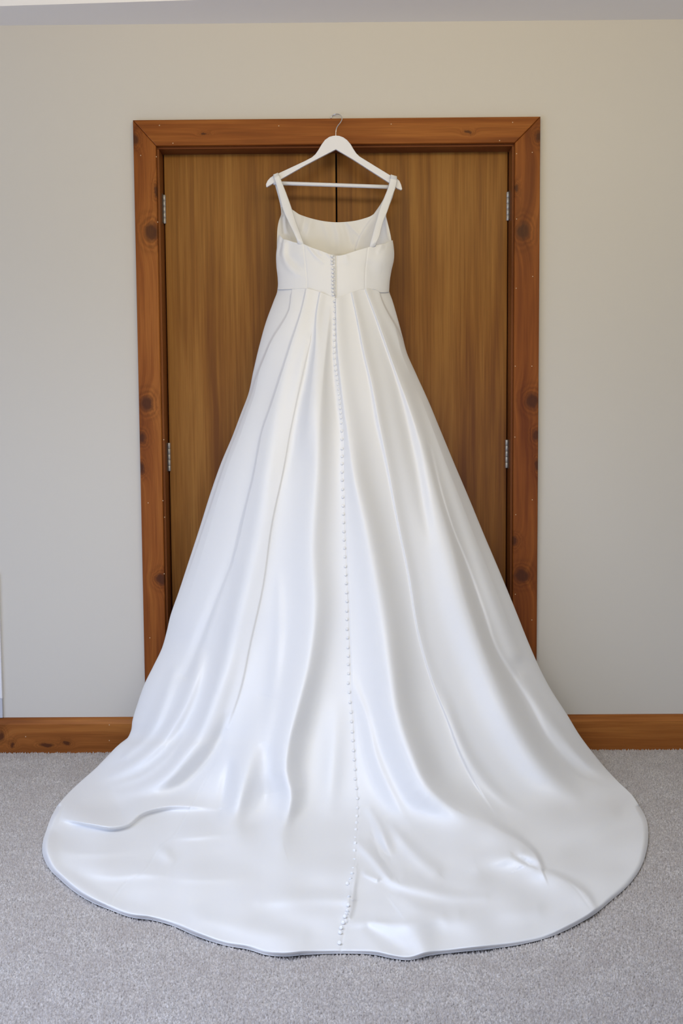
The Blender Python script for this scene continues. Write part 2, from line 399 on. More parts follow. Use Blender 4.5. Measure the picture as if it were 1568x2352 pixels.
hem = spline([(130, 1852), (117, 1877), (107, 1905), (98, 1935), (97, 1955), (103, 1975), (114, 1994), (135, 2015), (170, 2045), (213, 2071), (250, 2086), (300, 2104), (350, 2111), (392, 2122), (450, 2147), (520, 2169), (570, 2178), (610, 2190), (650, 2194), (700, 2190),
              (784, 2187), (860, 2190), (905, 2199), (940, 2202), (985, 2192), (1050, 2184), (1130, 2176), (1200, 2165), (1270, 2146), (1335, 2115), (1362, 2099), (1405, 2064), (1445, 2028), (1470, 1993), (1483, 1958), (1488.5, 1920), (1484, 1882), (1469, 1852)], 4000)
ytop = curve([(664, 630), (663.5, 660), (662, 700), (664, 712), (671, 735), (679, 755), (684.5, 768), (682, 778), (676, 795), (669, 815), (664, 832), (663, 850), (666, 866), (670, 872), (670.5, 880), (669, 898)])  # (y, x) pairs: y as a function of x

# fold primitives: polyline of (x, y, height, width_left, width_right); "left" = left of the fold when walking down it
def relief(px, py, folds, p=2.0):
    out = np.zeros_like(px)
    X = px.ravel(); Y = py.ravel()
    for fo in folds:
        P = np.array(fo, float); wmax = 3.2*max(P[:, 3].max(), P[:, 4].max())
        sel = np.where((X > P[:, 0].min()-wmax) & (X < P[:, 0].max()+wmax) & (Y > P[:, 1].min()-wmax) & (Y < P[:, 1].max()+wmax))[0]
        if not len(sel): continue
        # resample smoothly
        P = spline(P, max(12, len(P)*4)); x = X[sel]; y = Y[sel]
        best = np.full(len(sel), 1e9); a = np.zeros(len(sel)); w = np.ones(len(sel))
        for q0, q1 in zip(P[:-1], P[1:]):
            dx, dy = q1[0]-q0[0], q1[1]-q0[1]; L2 = dx*dx+dy*dy+1e-9
            t = np.clip(((x-q0[0])*dx+(y-q0[1])*dy)/L2, 0, 1)
            ox, oy = x-q0[0]-t*dx, y-q0[1]-t*dy; dist = np.hypot(ox, oy); s = ox*dy-oy*dx
            k = dist < best; best = np.where(k, dist, best)
            qa = q0[2]+t*(q1[2]-q0[2]); ql = q0[3]+t*(q1[3]-q0[3]); qr = q0[4]+t*(q1[4]-q0[4])
            a = np.where(k, qa, a); w = np.where(k, np.where(s < 0, ql, qr), w)
        out.ravel()[sel] += a*np.exp(-(best/np.maximum(w, .3))**p)
    return out
mm = .001
A = [   # folds of the hanging skirt (metres toward the room)
 # knife pleats at the waist, left side
 [(669, 676, 5*mm, 2, 14), (665, 710, 7*mm, 2, 20), (647, 746, 8*mm, 3, 22), (627, 777, 9*mm, 3, 24), (605, 828, 10*mm, 3, 26), (588, 872, 12*mm, 4, 30), (562, 948, 13*mm, 4, 36), (531, 1028, 12*mm, 4, 44), (476, 1190, 10*mm, 3, 52), (430, 1325, 8*mm, 3, 56), (402, 1400, 3*mm, 3, 50)],
 [(703, 665, 8*mm, 1.6, 14), (695, 704, 10*mm, 2, 18), (669, 788, 11*mm, 3, 20), (647, 858, 11*mm, 3, 22), (624, 929, 10*mm, 3, 24), (603, 989, 9*mm, 2.5, 24), (581, 1104, 8*mm, 2.5, 22), (555, 1200, 6*mm, 2.5, 20), (536, 1283, 4*mm, 2.5, 18)],
 [(596, 1010, -3*mm, 20, 2), (570, 1130, -6*mm, 20, 2), (530, 1290, -7*mm, 16, 3), (500, 1365, -8*mm, 14, 5), (455, 1480, -9*mm, 14, 8), (425, 1550, -6*mm, 14, 10)],
 [(735, 672, 7*mm, 1.6, 12), (728, 713, 10*mm, 2, 14), (724, 802, 13*mm, 4, 16), (717, 872, 14*mm, 8, 18), (708, 957, 8*mm, 16, 18), (700, 1060, 0*mm, 20, 20)],
 # ridge F2
 [(660, 830, 0, 16, 20), (632, 960, 8*mm, 20, 26), (612, 1080, 13*mm, 24, 28), (592, 1200, 16*mm, 26, 32), (572, 1300, 18*mm, 28, 34), (545, 1420, 20*mm, 26, 36), (520, 1520, 22*mm, 24, 36), (492, 1607, 24*mm, 22, 34), (462, 1680, 26*mm, 22, 32), (425, 1735, 28*mm, 24, 30), (385, 1782, 26*mm, 24, 26), (335, 1812, 18*mm, 22, 22), (275, 1826, 8*mm, 18, 18)],
 # seam edge P3
 [(712, 780, 3*mm, 12, 2), (683, 905, 4*mm, 20, 2), (666, 985, 4*mm, 22, 2), (647, 1090, 5*mm, 20, 2), (625, 1190, 5*mm, 18, 2), (600, 1359, 5*mm, 18, 2), (574, 1474, 5*mm, 16, 2), (549, 1589, 5*mm, 14, 2.5), (520, 1672, 3*mm, 14, 3)],
 # ridge F4 left of the button line
 [(757, 700, 0, 10, 4), (752, 760, 6*mm, 16, 6), (742, 850, 12*mm, 20, 10), (734, 940, 16*mm, 26, 20), (726, 1100, 18*mm, 34, 28), (716, 1260, 20*mm, 40, 32), (722, 1400, 24*mm, 44, 30), (708, 1520, 32*mm, 46, 28), (682, 1625, 40*mm, 46, 26), (662, 1703, 46*mm, 40, 26), (656, 1770, 48*mm, 34, 26), (668, 1825, 44*mm, 30, 22), (658, 1880, 40*mm, 26, 20), (645, 1922, 22*mm, 22, 18)],
 [(610, 1600, 0, 30, 30), (585, 1700, 20*mm, 34, 34), (560, 1790, 38*mm, 34, 34), (545, 1850, 40*mm, 28, 30), (536, 1890, 24*mm, 22, 26)],
 # recess with the buttons: right lip
 [(771, 690, 10*mm, 1.6, 18), (775, 800, 13*mm, 2.5, 22), (786, 900, 14*mm, 6, 26), (800, 1000, 16*mm, 10, 32), (815, 1100, 19*mm, 20, 32), (838, 1200, 22*mm, 30, 34), (862, 1320, 26*mm, 40, 36), (880, 1420, 29*mm, 44, 38), (896, 1538, 40*mm, 46, 38), (912, 1640, 48*mm, 50, 38), (940, 1725, 56*mm, 54, 38), (985, 1815, 62*mm, 56, 36), (1055, 1868, 56*mm, 50, 34), (1130, 1900, 44*mm, 42, 30), (1200, 1940, 30*mm, 34, 22), (1236, 1985, 12*mm, 24, 14)],
 # seam edge R2
 [(808, 673, 7*mm, 1.6, 10), (818, 718, 9*mm, 2, 12), (835, 802, 10*mm, 3, 14), (855, 887, 10*mm, 4, 15), (871, 971, 10*mm, 6, 15), (887, 1050, 9*mm, 4, 15), (912, 1187, 8*mm, 2.2, 14), (938, 1315, 8*mm, 2, 14), (963, 1461, 8*mm, 2, 15), (995, 1570, 8*mm, 2, 16), (1034, 1666, 9*mm, 2, 16), (1054, 1720, 9*mm, 2.2, 16), (1094, 1800, 8*mm, 3, 15), (1134, 1862, 5*mm, 3, 14), (1160, 1905, 2*mm, 3, 12)],
 # pleat R3
 [(840, 666, 8*mm, 1.6, 12), (855, 704, 11*mm, 2, 15), (883, 780, 13*mm, 3, 18), (911, 858, 13*mm, 4, 20), (938, 930, 13*mm, 8, 22), (965, 1010, 12*mm, 16, 24), (985, 1080, 14*mm, 28, 24), (1005, 1149, 17*mm, 36, 24), (1035, 1260, 22*mm, 42, 26), (1066, 1380, 25*mm, 44, 26), (1100, 1480, 28*mm, 44, 28), (1140, 1580, 30*mm, 44, 32), (1188, 1680, 30*mm, 42, 34), (1250, 1770, 26*mm, 38, 32), (1320, 1835, 16*mm, 30, 26)],
 [(900, 840, 0, 14, 14), (930, 960, -4*mm, 16, 16), (955, 1060, -6*mm, 16, 16), (975, 1180, -4*mm, 14, 14), (990, 1250, 0, 12, 12)],
 # side layer edge R5
 [(870, 671, 4*mm, 12, 1.8), (877, 693, 7*mm, 14, 2), (893, 725, 10*mm, 16, 2.2), (911, 756, 12*mm, 16, 3), (931, 803, 14*mm, 16, 4), (945, 838, 6*mm, 18, 8)],
 # crease R4 and the roll beyond it
 [(986, 1028, -2*mm, 8, 5), (1017, 1149, -5*mm, 9, 3), (1042, 1225, -5*mm, 10, 3), (1065, 1283, -7*mm, 12, 4), (1110, 1410, -8*mm, 14, 5), (1135, 1487, -7*mm, 14, 6), (1180, 1563, -7*mm, 16, 7), (1219, 1625, -8*mm, 18, 8), (1259, 1700, -8*mm, 18, 9), (1334, 1775, -7*mm, 8, 16), (1434, 1815, -4*mm, 5, 16)],
 [(960, 890, 0, 12, 14), (1000, 985, 6*mm, 16, 18), (1040, 1110, 8*mm, 18, 20), (1085, 1240, 9*mm, 20, 20), (1130, 1370, 8*mm, 20, 20), (1180, 1500, 6*mm, 20, 20)],
 # thinner folds of the lower left
 [(470, 1490, 0, 10, 10), (448, 1560, 10*mm, 16, 14), (415, 1640, 14*mm, 18, 14), (370, 1705, 15*mm, 18, 14), (310, 1755, 11*mm, 16, 14), (240, 1790, 3*mm, 14, 12)],
 [(400, 1540, 3*mm, 12, 12), (375, 1620, 9*mm, 16, 12), (340, 1690, 10*mm, 16, 12), (290, 1735, 6*mm, 12, 10)],
 [(420, 1690, 4*mm, 6, 8), (380, 1740, 8*mm, 8, 10), (320, 1785, 8*mm, 8, 10), (260, 1805, 4*mm, 8, 8)],
 [(520, 1650, -4*mm, 10, 12), (492, 1720, -16*mm, 16, 16), (440, 1785, -20*mm, 20, 20), (380, 1835, -12*mm, 18, 18)],
 # right lower
 [(1010, 1560, 0, 10, 10), (1045, 1670, 5*mm, 12, 14), (1085, 1755, 8*mm, 14, 16), (1145, 1830, 9*mm, 14, 16), (1230, 1885, 7*mm, 14, 14), (1300, 1915, 2*mm, 12, 12)],
 [(1200, 1560, 3*mm, 12, 14), (1260, 1655, 8*mm, 14, 18), (1330, 1735, 9*mm, 14, 18), (1400, 1790, 5*mm, 12, 14)],
 # folds just right of the button line, low down
 [(800, 1540, 0, 10, 10), (838, 1640, 7*mm, 14, 12), (862, 1740, 11*mm, 18, 14), (900, 1830, 13*mm, 20, 16), (940, 1900, 10*mm, 20, 16)],
 [(775, 1600, 0, 20, 20), (765, 1750, 6*mm, 24, 22), (755, 1860, 6*mm, 24, 22)],
 [(717, 740, 0, 8, 8), (707, 830, -6*mm, 10, 11), (692, 930, -6*mm, 15, 13), (672, 1040, -4*mm, 18, 16), (655, 1120, 0, 18, 16)],
 [(764, 720, 0, 6, 5), (762, 800, -5*mm, 8, 6), (767, 890, -4*mm, 9, 7), (778, 1000, 0, 9, 8)],
 [(530, 1740, 0, 10, 10), (520, 1800, -14*mm, 13, 15), (512, 1840, -12*mm, 13, 15), (500, 1870, 0, 12, 12)],
 [(615, 1790, 0, 12, 12), (605, 1860, -10*mm, 18, 16), (600, 1890, -6*mm, 16, 16)],
 [(640, 1290, 0, 10, 10), (640, 1450, 5*mm, 14, 14), (625, 1600, 6*mm, 16, 16), (610, 1700, 4*mm, 16, 16)],
]
B = [   # wrinkles of the train on the carpet (metres of height)
 [(138, 1876, 0, 8, 20), (170, 1885, 9*mm, 4, 26), (215, 1893, 14*mm, 3, 30), (262, 1899, 13*mm, 3, 26), (292, 1893, 12*mm, 4, 24), (322, 1868, 14*mm, 5, 24), (380, 1852, 14*mm, 5, 26), (445, 1851, 10*mm, 6, 24), (495, 1855, 3*mm, 6, 20)],
 [(112, 1950, 0, 10, 22), (180, 1958, 4*mm, 9, 20), (260, 1956, 4*mm, 9, 20), (345, 1946, 0, 9, 18)],
 [(118, 1905, 0, 14, 14), (106, 1945, 7*mm, 14, 14), (120, 1990, 7*mm, 14, 12), (180, 2035, 6*mm, 14, 12), (240, 2072, 4*mm, 12, 10), (330, 2098, 2*mm, 10, 10)],
 [(180, 2000, 0, 9, 20), (260, 2010, 5*mm, 9, 20), (330, 2005, 5*mm, 8, 18), (400, 2010, 0, 8, 16)],
 [(380, 2016, 0, 6, 16), (450, 2018, 3*mm, 7, 18), (600, 2015, 0, 8, 16)],
 [(352, 1950, 0, 10, 8), (382, 1962, 6*mm, 12, 9), (402, 1985, 0, 10, 8)],
 [(390, 1925, 0, 5, 14), (460, 1920, 5*mm, 6, 18), (540, 1910, 0, 8, 16)],
 [(600, 2072, 2*mm, 10, 10), (700, 2062, 6*mm, 12, 12), (795, 2066, 7*mm, 10, 12)],
 [(640, 1900, 10*mm, 26, 22), (648, 1928, 8*mm, 20, 16)],
 [(535, 1880, 9*mm, 24, 24), (545, 1896, 6*mm, 20, 18)],
 [(455, 2105, 2*mm, 12, 12), (560, 2130, 4*mm, 14, 14), (690, 2150, 3*mm, 14, 14)],
 # right
 [(1080, 1875, 14*mm, 40, 20), (1140, 1906, 18*mm, 36, 10), (1200, 1938, 18*mm, 30, 5), (1232, 1968, 15*mm, 24, 4), (1243, 1994, 8*mm, 16, 4)],
 [(1182, 1964, -2*mm, 5, 8), (1208, 1980, -5*mm, 4, 8), (1245, 2000, -1*mm, 5, 8)],
 [(1100, 1990, 5*mm, 16, 18), (1150, 1970, 8*mm, 14, 14), (1190, 1962, 5*mm, 14, 14)],
 [(1240, 1998, 6*mm, 22, 5), (1300, 2025, 7*mm, 26, 6), (1350, 2062, 6*mm, 24, 6), (1366, 2090, 3*mm, 20, 5)],
 [(820, 1935, 4*mm, 8, 8), (860, 1975, 7*mm, 8, 10), (905, 2022, 9*mm, 10, 14), (985, 2045, 8*mm, 12, 10), (1045, 2058, 5*mm, 12, 8), (1110, 2060, 2*mm, 10, 8)],
 [(860, 1930, -5*mm, 8, 10), (885, 1980, -8*mm, 8, 12), (905, 2010, -5*mm, 8, 10)],
 [(900, 1900, 4*mm, 10, 8), (950, 1960, 7*mm, 12, 10), (1000, 2000, 5*mm, 14, 10)],
 [(850, 1860, 6*mm, 8, 8), (872, 1900, 8*mm, 9, 8), (892, 1955, 4*mm, 8, 8)],
 [(838, 2008, 3*mm, 3, 6), (865, 2020, 4*mm, 3, 6)],
 [(812, 2120, 3*mm, 8, 6), (850, 2118, 6*mm, 10, 6), (910, 2122, 5*mm, 12, 6), (990, 2112, 4*mm, 12, 8), (1050, 2100, 3*mm, 12, 8)],
 [(850, 2130, -4*mm, 10, 10), (890, 2160, -6*mm, 12, 12), (920, 2180, -3*mm, 10, 10)],
 [(915, 2060, 3*mm, 14, 10), (960, 2085, 5*mm, 14, 12), (1010, 2100, 3*mm, 12, 10)],
 [(1030, 2120, 3*mm, 14, 12), (1130, 2100, 5*mm, 16, 14), (1230, 2090, 4*mm, 16, 14)],
 [(935, 2120, 8*mm, 22, 26), (965, 2160, 8*mm, 18, 22), (975, 2190, 4*mm, 14, 16)],
 [(1290, 1950, 3*mm, 16, 16), (1340, 1900, 5*mm, 20, 20), (1400, 1870, 4*mm, 16, 16)],
 [(800, 2105, 5*mm, 5, 10), (808, 2075, 5*mm, 5, 10), (812, 2040, 5*mm, 4, 10), (818, 2000, 3*mm, 4, 10)],
]
A = [[(q[0], q[1], q[2]*(1.0 + 1.0*min(1, max(0, (min(q[3], q[4])-4)/12))*min(1, max(0, (q[1]-650)/260))), q[3], q[4]) for q in fo] for fo in A]
B = [[(q[0], q[1], q[2]*1.45, max(q[3]*1.4, 5.5), max(q[4]*1.5, 5.5)) for q in fo] for fo in B]
SEAMS = [  # fine stitched seams, grooves
 [(517, 1676, -1.2*mm, 1.6, 1.6), (500, 1730, -1.4*mm, 1.6, 1.6), (460, 1815, -1.4*mm, 1.8, 1.8), (425, 1875, -1.5*mm, 1.8, 1.8), (400, 1918, -1.6*mm, 2, 2), (366, 1946, -1.6*mm, 2, 2), (331, 2000, -1.8*mm, 2, 2), (290, 2025, -1.6*mm, 2, 2), (250, 2078, -1.5*mm, 2, 2)],
 [(1244, 1998, -1.0*mm, 2, 2), (1310, 2030, -1.0*mm, 2, 2), (1355, 2085, -1.0*mm, 2, 2)],
]
BT = [(767, 690), (768, 730), (768, 780), (769, 824), (777, 880), (783, 940), (787, 985), (788, 1031), (788, 1084), (789, 1124), (791, 1200), (794, 1279), (797, 1340), (800, 1403), (802, 1470), (804, 1530), (805, 1590), (811, 1660), (815, 1740), (819, 1800), (822, 1860), (819, 1900), (817, 1950), (814, 1990), (808, 2020), (805, 2060), (803, 2085), (795, 2110), (787, 2145), (783, 2169), (781, 2184)]
bt = curve(BT)
SEAMS.append([(x+1.5, y, -1.8*mm, 1.6, 1.6) for x, y in BT])

def skirt_d(px, py, edge=None):
    """distance in front of the wall of the skirt surface seen at a photo pixel"""
    L = np.where(py < 1852, outL(py), 0.0); R = np.where(py < 1852, outR(py), 0.0)
    yy = np.minimum(py, 1850.0)
    L = outL(yy); R = outR(yy); L = np.where(py > 1850, L-(py-1850)*.4, L); R = np.where(py > 1850, R+(py-1850)*.4, R)
    e = np.clip((px-(L+R)/2)/((R-L)/2), -1, 1)
    pf = sm(prof_f, py, 50); bf = sm(back_f, py, 50)
    gq = (1-np.abs(e)**2.5)**.8
    damp = np.clip((1-np.abs(e))*14, 0, 1)
    prof = bf + (pf-bf)*gq + relief(px, py, A)*(.25+.75*damp)*np.clip((px-L+2)/10, 0, 1)
    base = dfloor(px, py)
    ed = 1.0 if edge is None else edge
    h = .0022 + (.009 + relief(px, py, B))*ed + .0035*ed*np.sin(px*.021+1.3*np.sin(py*.03))*np.sin(py*.027+px*.008) \
        + .0030*ed*np.sin(py*.062-px*.011+1.6*np.sin(px*.013+1))*(.5+.5*np.sin(px*.017+py*.019)) + .0016*ed*np.sin(px*.047+py*.035)*np.sin(py*.041-px*.013+2)
    flo = base + np.maximum(h, .0022)*flatk(px, py)
    k = .052 * np.clip(1.0, 0, 1)
    kk = k*(1 if edge is None else np.clip(edge, .02, 1))
    m = np.maximum(prof, flo); dd = m + kk*np.log(np.exp((prof-m)/kk)+np.exp((flo-m)/kk))
    if edge is not None: dd = dd*np.clip(edge*1.0, 0, 1) + np.where(edge < 1, np.maximum(flo, np.minimum(dd, flo+.02*edge)), 0)*(1-np.clip(edge, 0, 1))
    return dd + relief(px, py, SEAMS)*np.where(py > 1850, 1.6, 1.0)

# ---- skirt mesh: rows down to 1852, then a fan of rows to the hem
NC = 620
s = np.linspace(0, 1, NC); xs_top = 636.5 + s*(893.5-636.5); yt = ytop.__call__(xs_top)
NR = 400; t = np.linspace(0, 1, NR)
Y = yt[None, :] + (1850-yt[None, :])*t[:, None]**1.0
X = outL(Y)*(1-s)[None, :] + outR(Y)*s[None, :]
NF = 150; tf = np.linspace(0, 1, NF+1)[1:]; tf = 1-(1-tf)**1.35
arc = np.r_[0, np.cumsum(np.linalg.norm(np.diff(hem, axis=0), axis=1))]; arc /= arc[-1]
sm_ = s  # column -> hem position
HX = np.interp(sm_, arc, hem[:, 0]); HY = np.interp(sm_, arc, hem[:, 1])
X2 = X[-1][None, :]*(1-tf)[:, None] + HX[None, :]*tf[:, None]
Y2 = Y[-1][None, :]*(1-tf)[:, None] + HY[None, :]*tf[:, None]
PX = np.vstack([X, X2]); PY = np.vstack([Y, Y2])
# distance to the hem in pixels -> rounded hem edge
hs = hem[::2]; dh = np.full(PX.shape, 1e9)
sel = PY > 1700
px_, py_ = PX[sel], PY[sel]; dmin = np.full(px_.shape, 1e9)
for hx, hy in hs: dmin = np.minimum(dmin, (px_-hx)**2+((py_-hy)*1.6)**2)
dh[sel] = np.sqrt(dmin)
dh[-1] = 0; edge = np.clip(dh/13, 0, 1); edge = edge*(2-edge)
DP = skirt_d(PX, PY, edge)
P = at(PX, PY, DP)
P[..., 2] = np.maximum(P[..., 2], .002)
# hem lip folded under, and the sides wrapped back toward the door
lip1 = P[-1].copy(); lip1[:, 2] = -.001
P = np.vstack([P, lip1[None]])
def wrap(col, sgn):
    outc = []
    for k in range(1, 9):
        u = k/8; q = P[:, col].copy()
        q[:, 0] += sgn*(.002+.09*u*u)*np.clip(q[:, 2]*3, .02, 1); q[:, 1] = q[:, 1] + (-.030-q[:, 1])*math.sin(u*math.pi/2)*np.clip(q[:, 2]*6-.25, 0, 1)
        q[:, 2] = np.maximum(q[:, 2]-.002*k*np.clip(q[:, 2]*3, 0, 1), .0015); outc.append(q)
    return outc
Lw = wrap(0, 1)[::-1]; Rw = wrap(-1, -1)
P = np.concatenate([np.stack(Lw, 1), P, np.stack(Rw, 1)], 1)
skirt = grid_obj('skirt', P-O, M_satin, dress)
# front layer of the skirt, hanging against the door behind
yy = np.linspace(664, 1330, 60); uu = np.linspace(-1, 1, 24); Yg, Ug = np.meshgrid(yy, uu, indexing='ij')
Lx = outL(Yg)+9+(Yg-664)*.05; Rx = outR(Yg)-9-(Yg-664)*.05; Xg = (Lx+Rx)/2+(Rx-Lx)/2*Ug
Pg = at(Xg, Yg, .030+.004*np.cos(Ug*9)); Pg[..., 2] = np.maximum(Pg[..., 2], .01)
grid_obj('front_skirt_panel', Pg-O, M_lining, dress, flip=False)

# ---- bodice back: four panels between seams
bl = curve([(641, 538), (638, 550), (635.5, 570), (634, 585), (634.5, 610), (637.5, 640), (638, 655), (636.5, 668)])
brr = curve([(900, 538), (901, 548), (903.5, 565), (905, 585), (904, 598), (899, 620), (895, 645), (893.5, 668)])
s1 = curve([(697, 560), (700, 590), (703, 620), (705, 645), (704.5, 664)]); s2 = curve([(845, 566), (842, 590), (839, 620), (838, 645), (838, 664)])
s0 = curve([(769, 584), (769, 684)])
btop = curve([(538, 640), (543, 645), (549, 651), (550, 656), (556, 675), (560.5, 697), (568, 715), (577, 740), (585, 762), (586.5, 770), (586, 785), (580.5, 803), (572, 830), (567, 848), (563, 862), (560, 880), (557, 890), (552, 900)])
BW = [
 [(650, 560, 5*mm, 5, 9), (650, 585, 6*mm, 6, 10), (662, 612, 5*mm, 8, 12), (680, 628, 3*mm, 8, 12)],
 [(668, 565, -5*mm, 12, 14), (665, 585, -6*mm, 12, 14), (684, 608, -4*mm, 10, 12)],
 [(640, 585, -2.5*mm, 4, 4), (646, 560, -3*mm, 3, 3), (647, 548, -3*mm, 3, 3)],
 [(708, 567, 2.2*mm, 3, 3), (722, 585, 2.6*mm, 4, 4), (740, 601, 1.2*mm, 6, 5)],
 [(752, 584, 1.6*mm, 2, 2), (757, 590, 1.6*mm, 2, 2)],
 [(733, 580, 1.2*mm, 3, 3), (738, 585, 1.0*mm, 3, 3)],
 [(795, 588, 2.5*mm, 6, 6), (796, 598, 1.5*mm, 8, 8)],
 [(876, 564, 3*mm, 4, 6), (869, 578, 2*mm, 5, 6)],
 [(880, 600, 4*mm, 16, 20), (884, 580, 5*mm, 14, 12)],
 [(850, 612, -2.5*mm, 14, 14), (858, 640, -1.5*mm, 14, 14)],
 [(640, 663, -1.2*mm, 3, 3), (670, 660, -1*mm, 3, 3)],
]
def bodice_d(px, py):
    L = bl(py); R = brr(py); e = np.clip((px-(L+R)/2)/((R-L)/2+1), -1, 1)
    waist = np.clip((py-560)/120, 0, 1)
    d = .068 + (.062+.008*waist)*(1-np.abs(e)**2.3)**.62 + relief(px, py, BW)
    lineY = s1(py), s2(py)
    for q in lineY: d -= .0008*np.exp(-((px-q)/1.6)**2)
    d += .004*(px < 769.5)*np.exp(-np.clip(769.5-px, 0, 99)/18) - .003*np.exp(-((px-771.5)/1.6)**2)
    return d
def panel(name, xa, xb, nc, nr=90):
    u = np.linspace(0, 1, nc); v = np.linspace(0, 1, nr)
    xt = xa(600.)*(1-u) + xb(600.)*u
    X = np.zeros((nr, nc)); Y = np.zeros((nr, nc)); X[:] = xt
    for it in range(4):
        y0 = btop(X[0]); y1 = ytop(X[-1]) + 1.0
        Y = y0[None]+(y1-y0)[None]*v[:, None]; X = xa(Y)*(1-u)+xb(Y)*u
    Dp = bodice_d(X, Y); rows = [at(X, Y, Dp)]
    # turned top edge
    lip = at(X[0], Y[0]+.4, Dp[0]-.003); Pn = np.vstack([lip[None], rows[0]])
    return grid_obj(name, Pn-O, M_satin, dress)
panel('bodice_panel', bl, s1, 60); panel('bodice_panel', s1, s0, 60); panel('bodice_panel', s0, s2, 60); panel('bodice_panel', s2, brr, 60)
# waist seam piping
xs = np.linspace(637.5, 892.5, 120); wy = ytop(xs)+.6
bm_obj('waist_seam', tube(at(xs, wy, bodice_d(xs, wy)+.0006)-O, .0011, 6), M_satin, dress, True)

# ---- inside of the bodice front, seen above the back neckline
fl = curve([(645, 470), (646, 490), (640, 508), (637, 525), (636, 545), (636, 620)]); fr = curve([(886, 470), (885, 489), (889, 508), (894, 528), (898, 548), (900, 585), (894, 620)])
ftop = curve([(476, 645), (478, 655), (480, 668), (484, 675), (491, 685), (497, 700), (503.5, 722), (508.5, 748), (510.5, 772), (509.5, 795), (507, 815), (502, 835), (495.5, 852), (490, 860), (483, 868), (477, 876), (476, 888)])
FWR = [
 [(655, 490, 2.5*mm, 3, 3), (658, 530, 3*mm, 4, 4), (668, 545, 2*mm, 5, 5)],
 [(648, 500, -3*mm, 3, 4), (652, 535, -3*mm, 4, 4)],
 [(716, 503, 2.5*mm, 6, 7), (708, 530, 3*mm, 7, 9), (704, 555, 2.5*mm, 8, 9)],
 [(700, 500, -3*mm, 6, 6), (694, 530, -4*mm, 7, 7)],
 [(740, 508, 1.5*mm, 5, 5), (752, 535, 2.5*mm, 8, 8), (760, 565, 2*mm, 9, 9)],
 [(768, 512, 2*mm, 4, 5), (776, 540, 4*mm, 8, 9), (778, 580, 3.5*mm, 9, 9)],
 [(790, 512, -2*mm, 4, 5), (798, 535, -3*mm, 6, 8), (806, 560, -3*mm, 8, 8)],
 [(797, 510, 1.5*mm, 3, 3), (815, 530, 2*mm, 4, 6), (826, 540, 1.5*mm, 4, 6)],
 [(852, 505, 3*mm, 2, 10), (838, 525, 5*mm, 2, 12), (824, 550, 5*mm, 2, 12), (817, 572, 4*mm, 2, 12)],
 [(876, 520, 2.5*mm, 3, 4), (868, 545, 3*mm, 3, 4), (865, 560, 2*mm, 3, 4)],
 [(884, 500, 3*mm, 2, 4), (888, 530, 3*mm, 3, 5), (892, 548, 2*mm, 3, 4)],
]
u = np.linspace(0, 1, 150); v = np.linspace(0, 1, 90); X = np.zeros((90, 150)); X[:] = 640+u*255
for it in range(5):
    y0 = ftop(X[0]); Yq = y0[None]+(618-y0)[None]*v[:, None]; X = fl(Yq)*(1-u)+fr(Yq)*u
e = np.clip((X-(fl(Yq)+fr(Yq))/2)/((fr(Yq)-fl(Yq))/2), -1, 1)
Df = .042 + .024*np.abs(e)**4 + relief(X, Yq, FWR)
Pn = at(X, Yq, Df); Pn = np.vstack([(at(X[0], Yq[0]+.3, Df[0]-.004))[None], Pn])
grid_obj('bodice_lining', Pn-O, M_lining, dress)

# ---- shoulder straps, each one band looped over the hanger arm
def strap(sections):
    """sections: (xl, yl, xr, yr, d) walked from the back bodice over the hanger to the front"""
    S = spline(np.array(sections, float), 70); nw = 9; rows = []
    for a in S:
        w = np.linspace(0, 1, nw); d = a[4] + .0022*np.sin(w*math.pi)
        rows.append(at(a[0]*(1-w)+a[2]*w, a[1]*(1-w)+a[3]*w, d))
    o = grid_obj('strap', np.array(rows)-O, M_satin, dress)
    mdf = o.modifiers.new('thickness', 'SOLIDIFY'); mdf.thickness = .0022; mdf.offset = 0
    return o
strap([(684.5, 562, 699, 566, .112), (683, 556, 697, 560, .1175), (675, 536, 691, 541, .115), (663, 511, 681, 515, .104), (650, 482, 669.5, 479, .092), (641, 448, 657, 444, .079), (633, 420, 646, 416, .067), (629, 408, 640.5, 402, .063), (627, 400.5, 637, 396.5, .055), (627, 401, 637, 397, .042), (628, 409, 638, 406, .038), (633, 430, 648, 430, .038), (640, 456, 660, 452, .039), (645, 480, 669, 480, .041), (646, 496, 674, 496, .043)])
strap([(848, 571, 862, 566, .112), (849, 565, 863.5, 560, .1175), (855, 540, 871, 543, .115), (863, 512, 878, 514, .104), (872, 480, 890, 483, .092), (883, 452, 900, 452, .080), (893, 425, 909, 427, .068), (896, 409, 911.5, 412, .063), (897, 400.5, 911, 405, .055), (897, 401, 911, 405.5, .042), (895, 412, 909, 414, .038), (884, 450, 902, 450, .038), (872, 472, 893, 474, .039), (860, 489, 887, 489, .041), (852, 501, 886, 501, .043)])

# ---- covered buttons and loops
bm = bmesh.new(); bmesh.ops.create_uvsphere(bm, u_segments=16, v_segments=10, radius=1)
for q in bm.verts:
    q.co = Vector((q.co.x, q.co.z*.55 if q.co.z > 0 else q.co.z*.25, q.co.y))
    q.co.y = -q.co.y
bmesh.ops.recalc_face_normals(bm, faces=bm.faces[:])
bmesh_me = bpy.data.meshes.new('button'); bm.to_mesh(bmesh_me); bm.free(); bmesh_me.materials.append(M_satin)
bmesh_me.polygons.foreach_set('use_smooth', [True]*len(bmesh_me.polygons))
btn = [(762.5, y) for y in (588.5, 597.5, 605.5)] + [(764, 616), (764.3, 625.5), (764.2, 634), (764, 643), (763.8, 651.5), (764, 660), (764.5, 668.5), (765, 677)]
btn += [(768.5, 692), (768, 704), (768, 716)] + [(767.2, y) for y in (732, 744, 756, 769, 782, 797, 810)] + [(767.5, 823)]
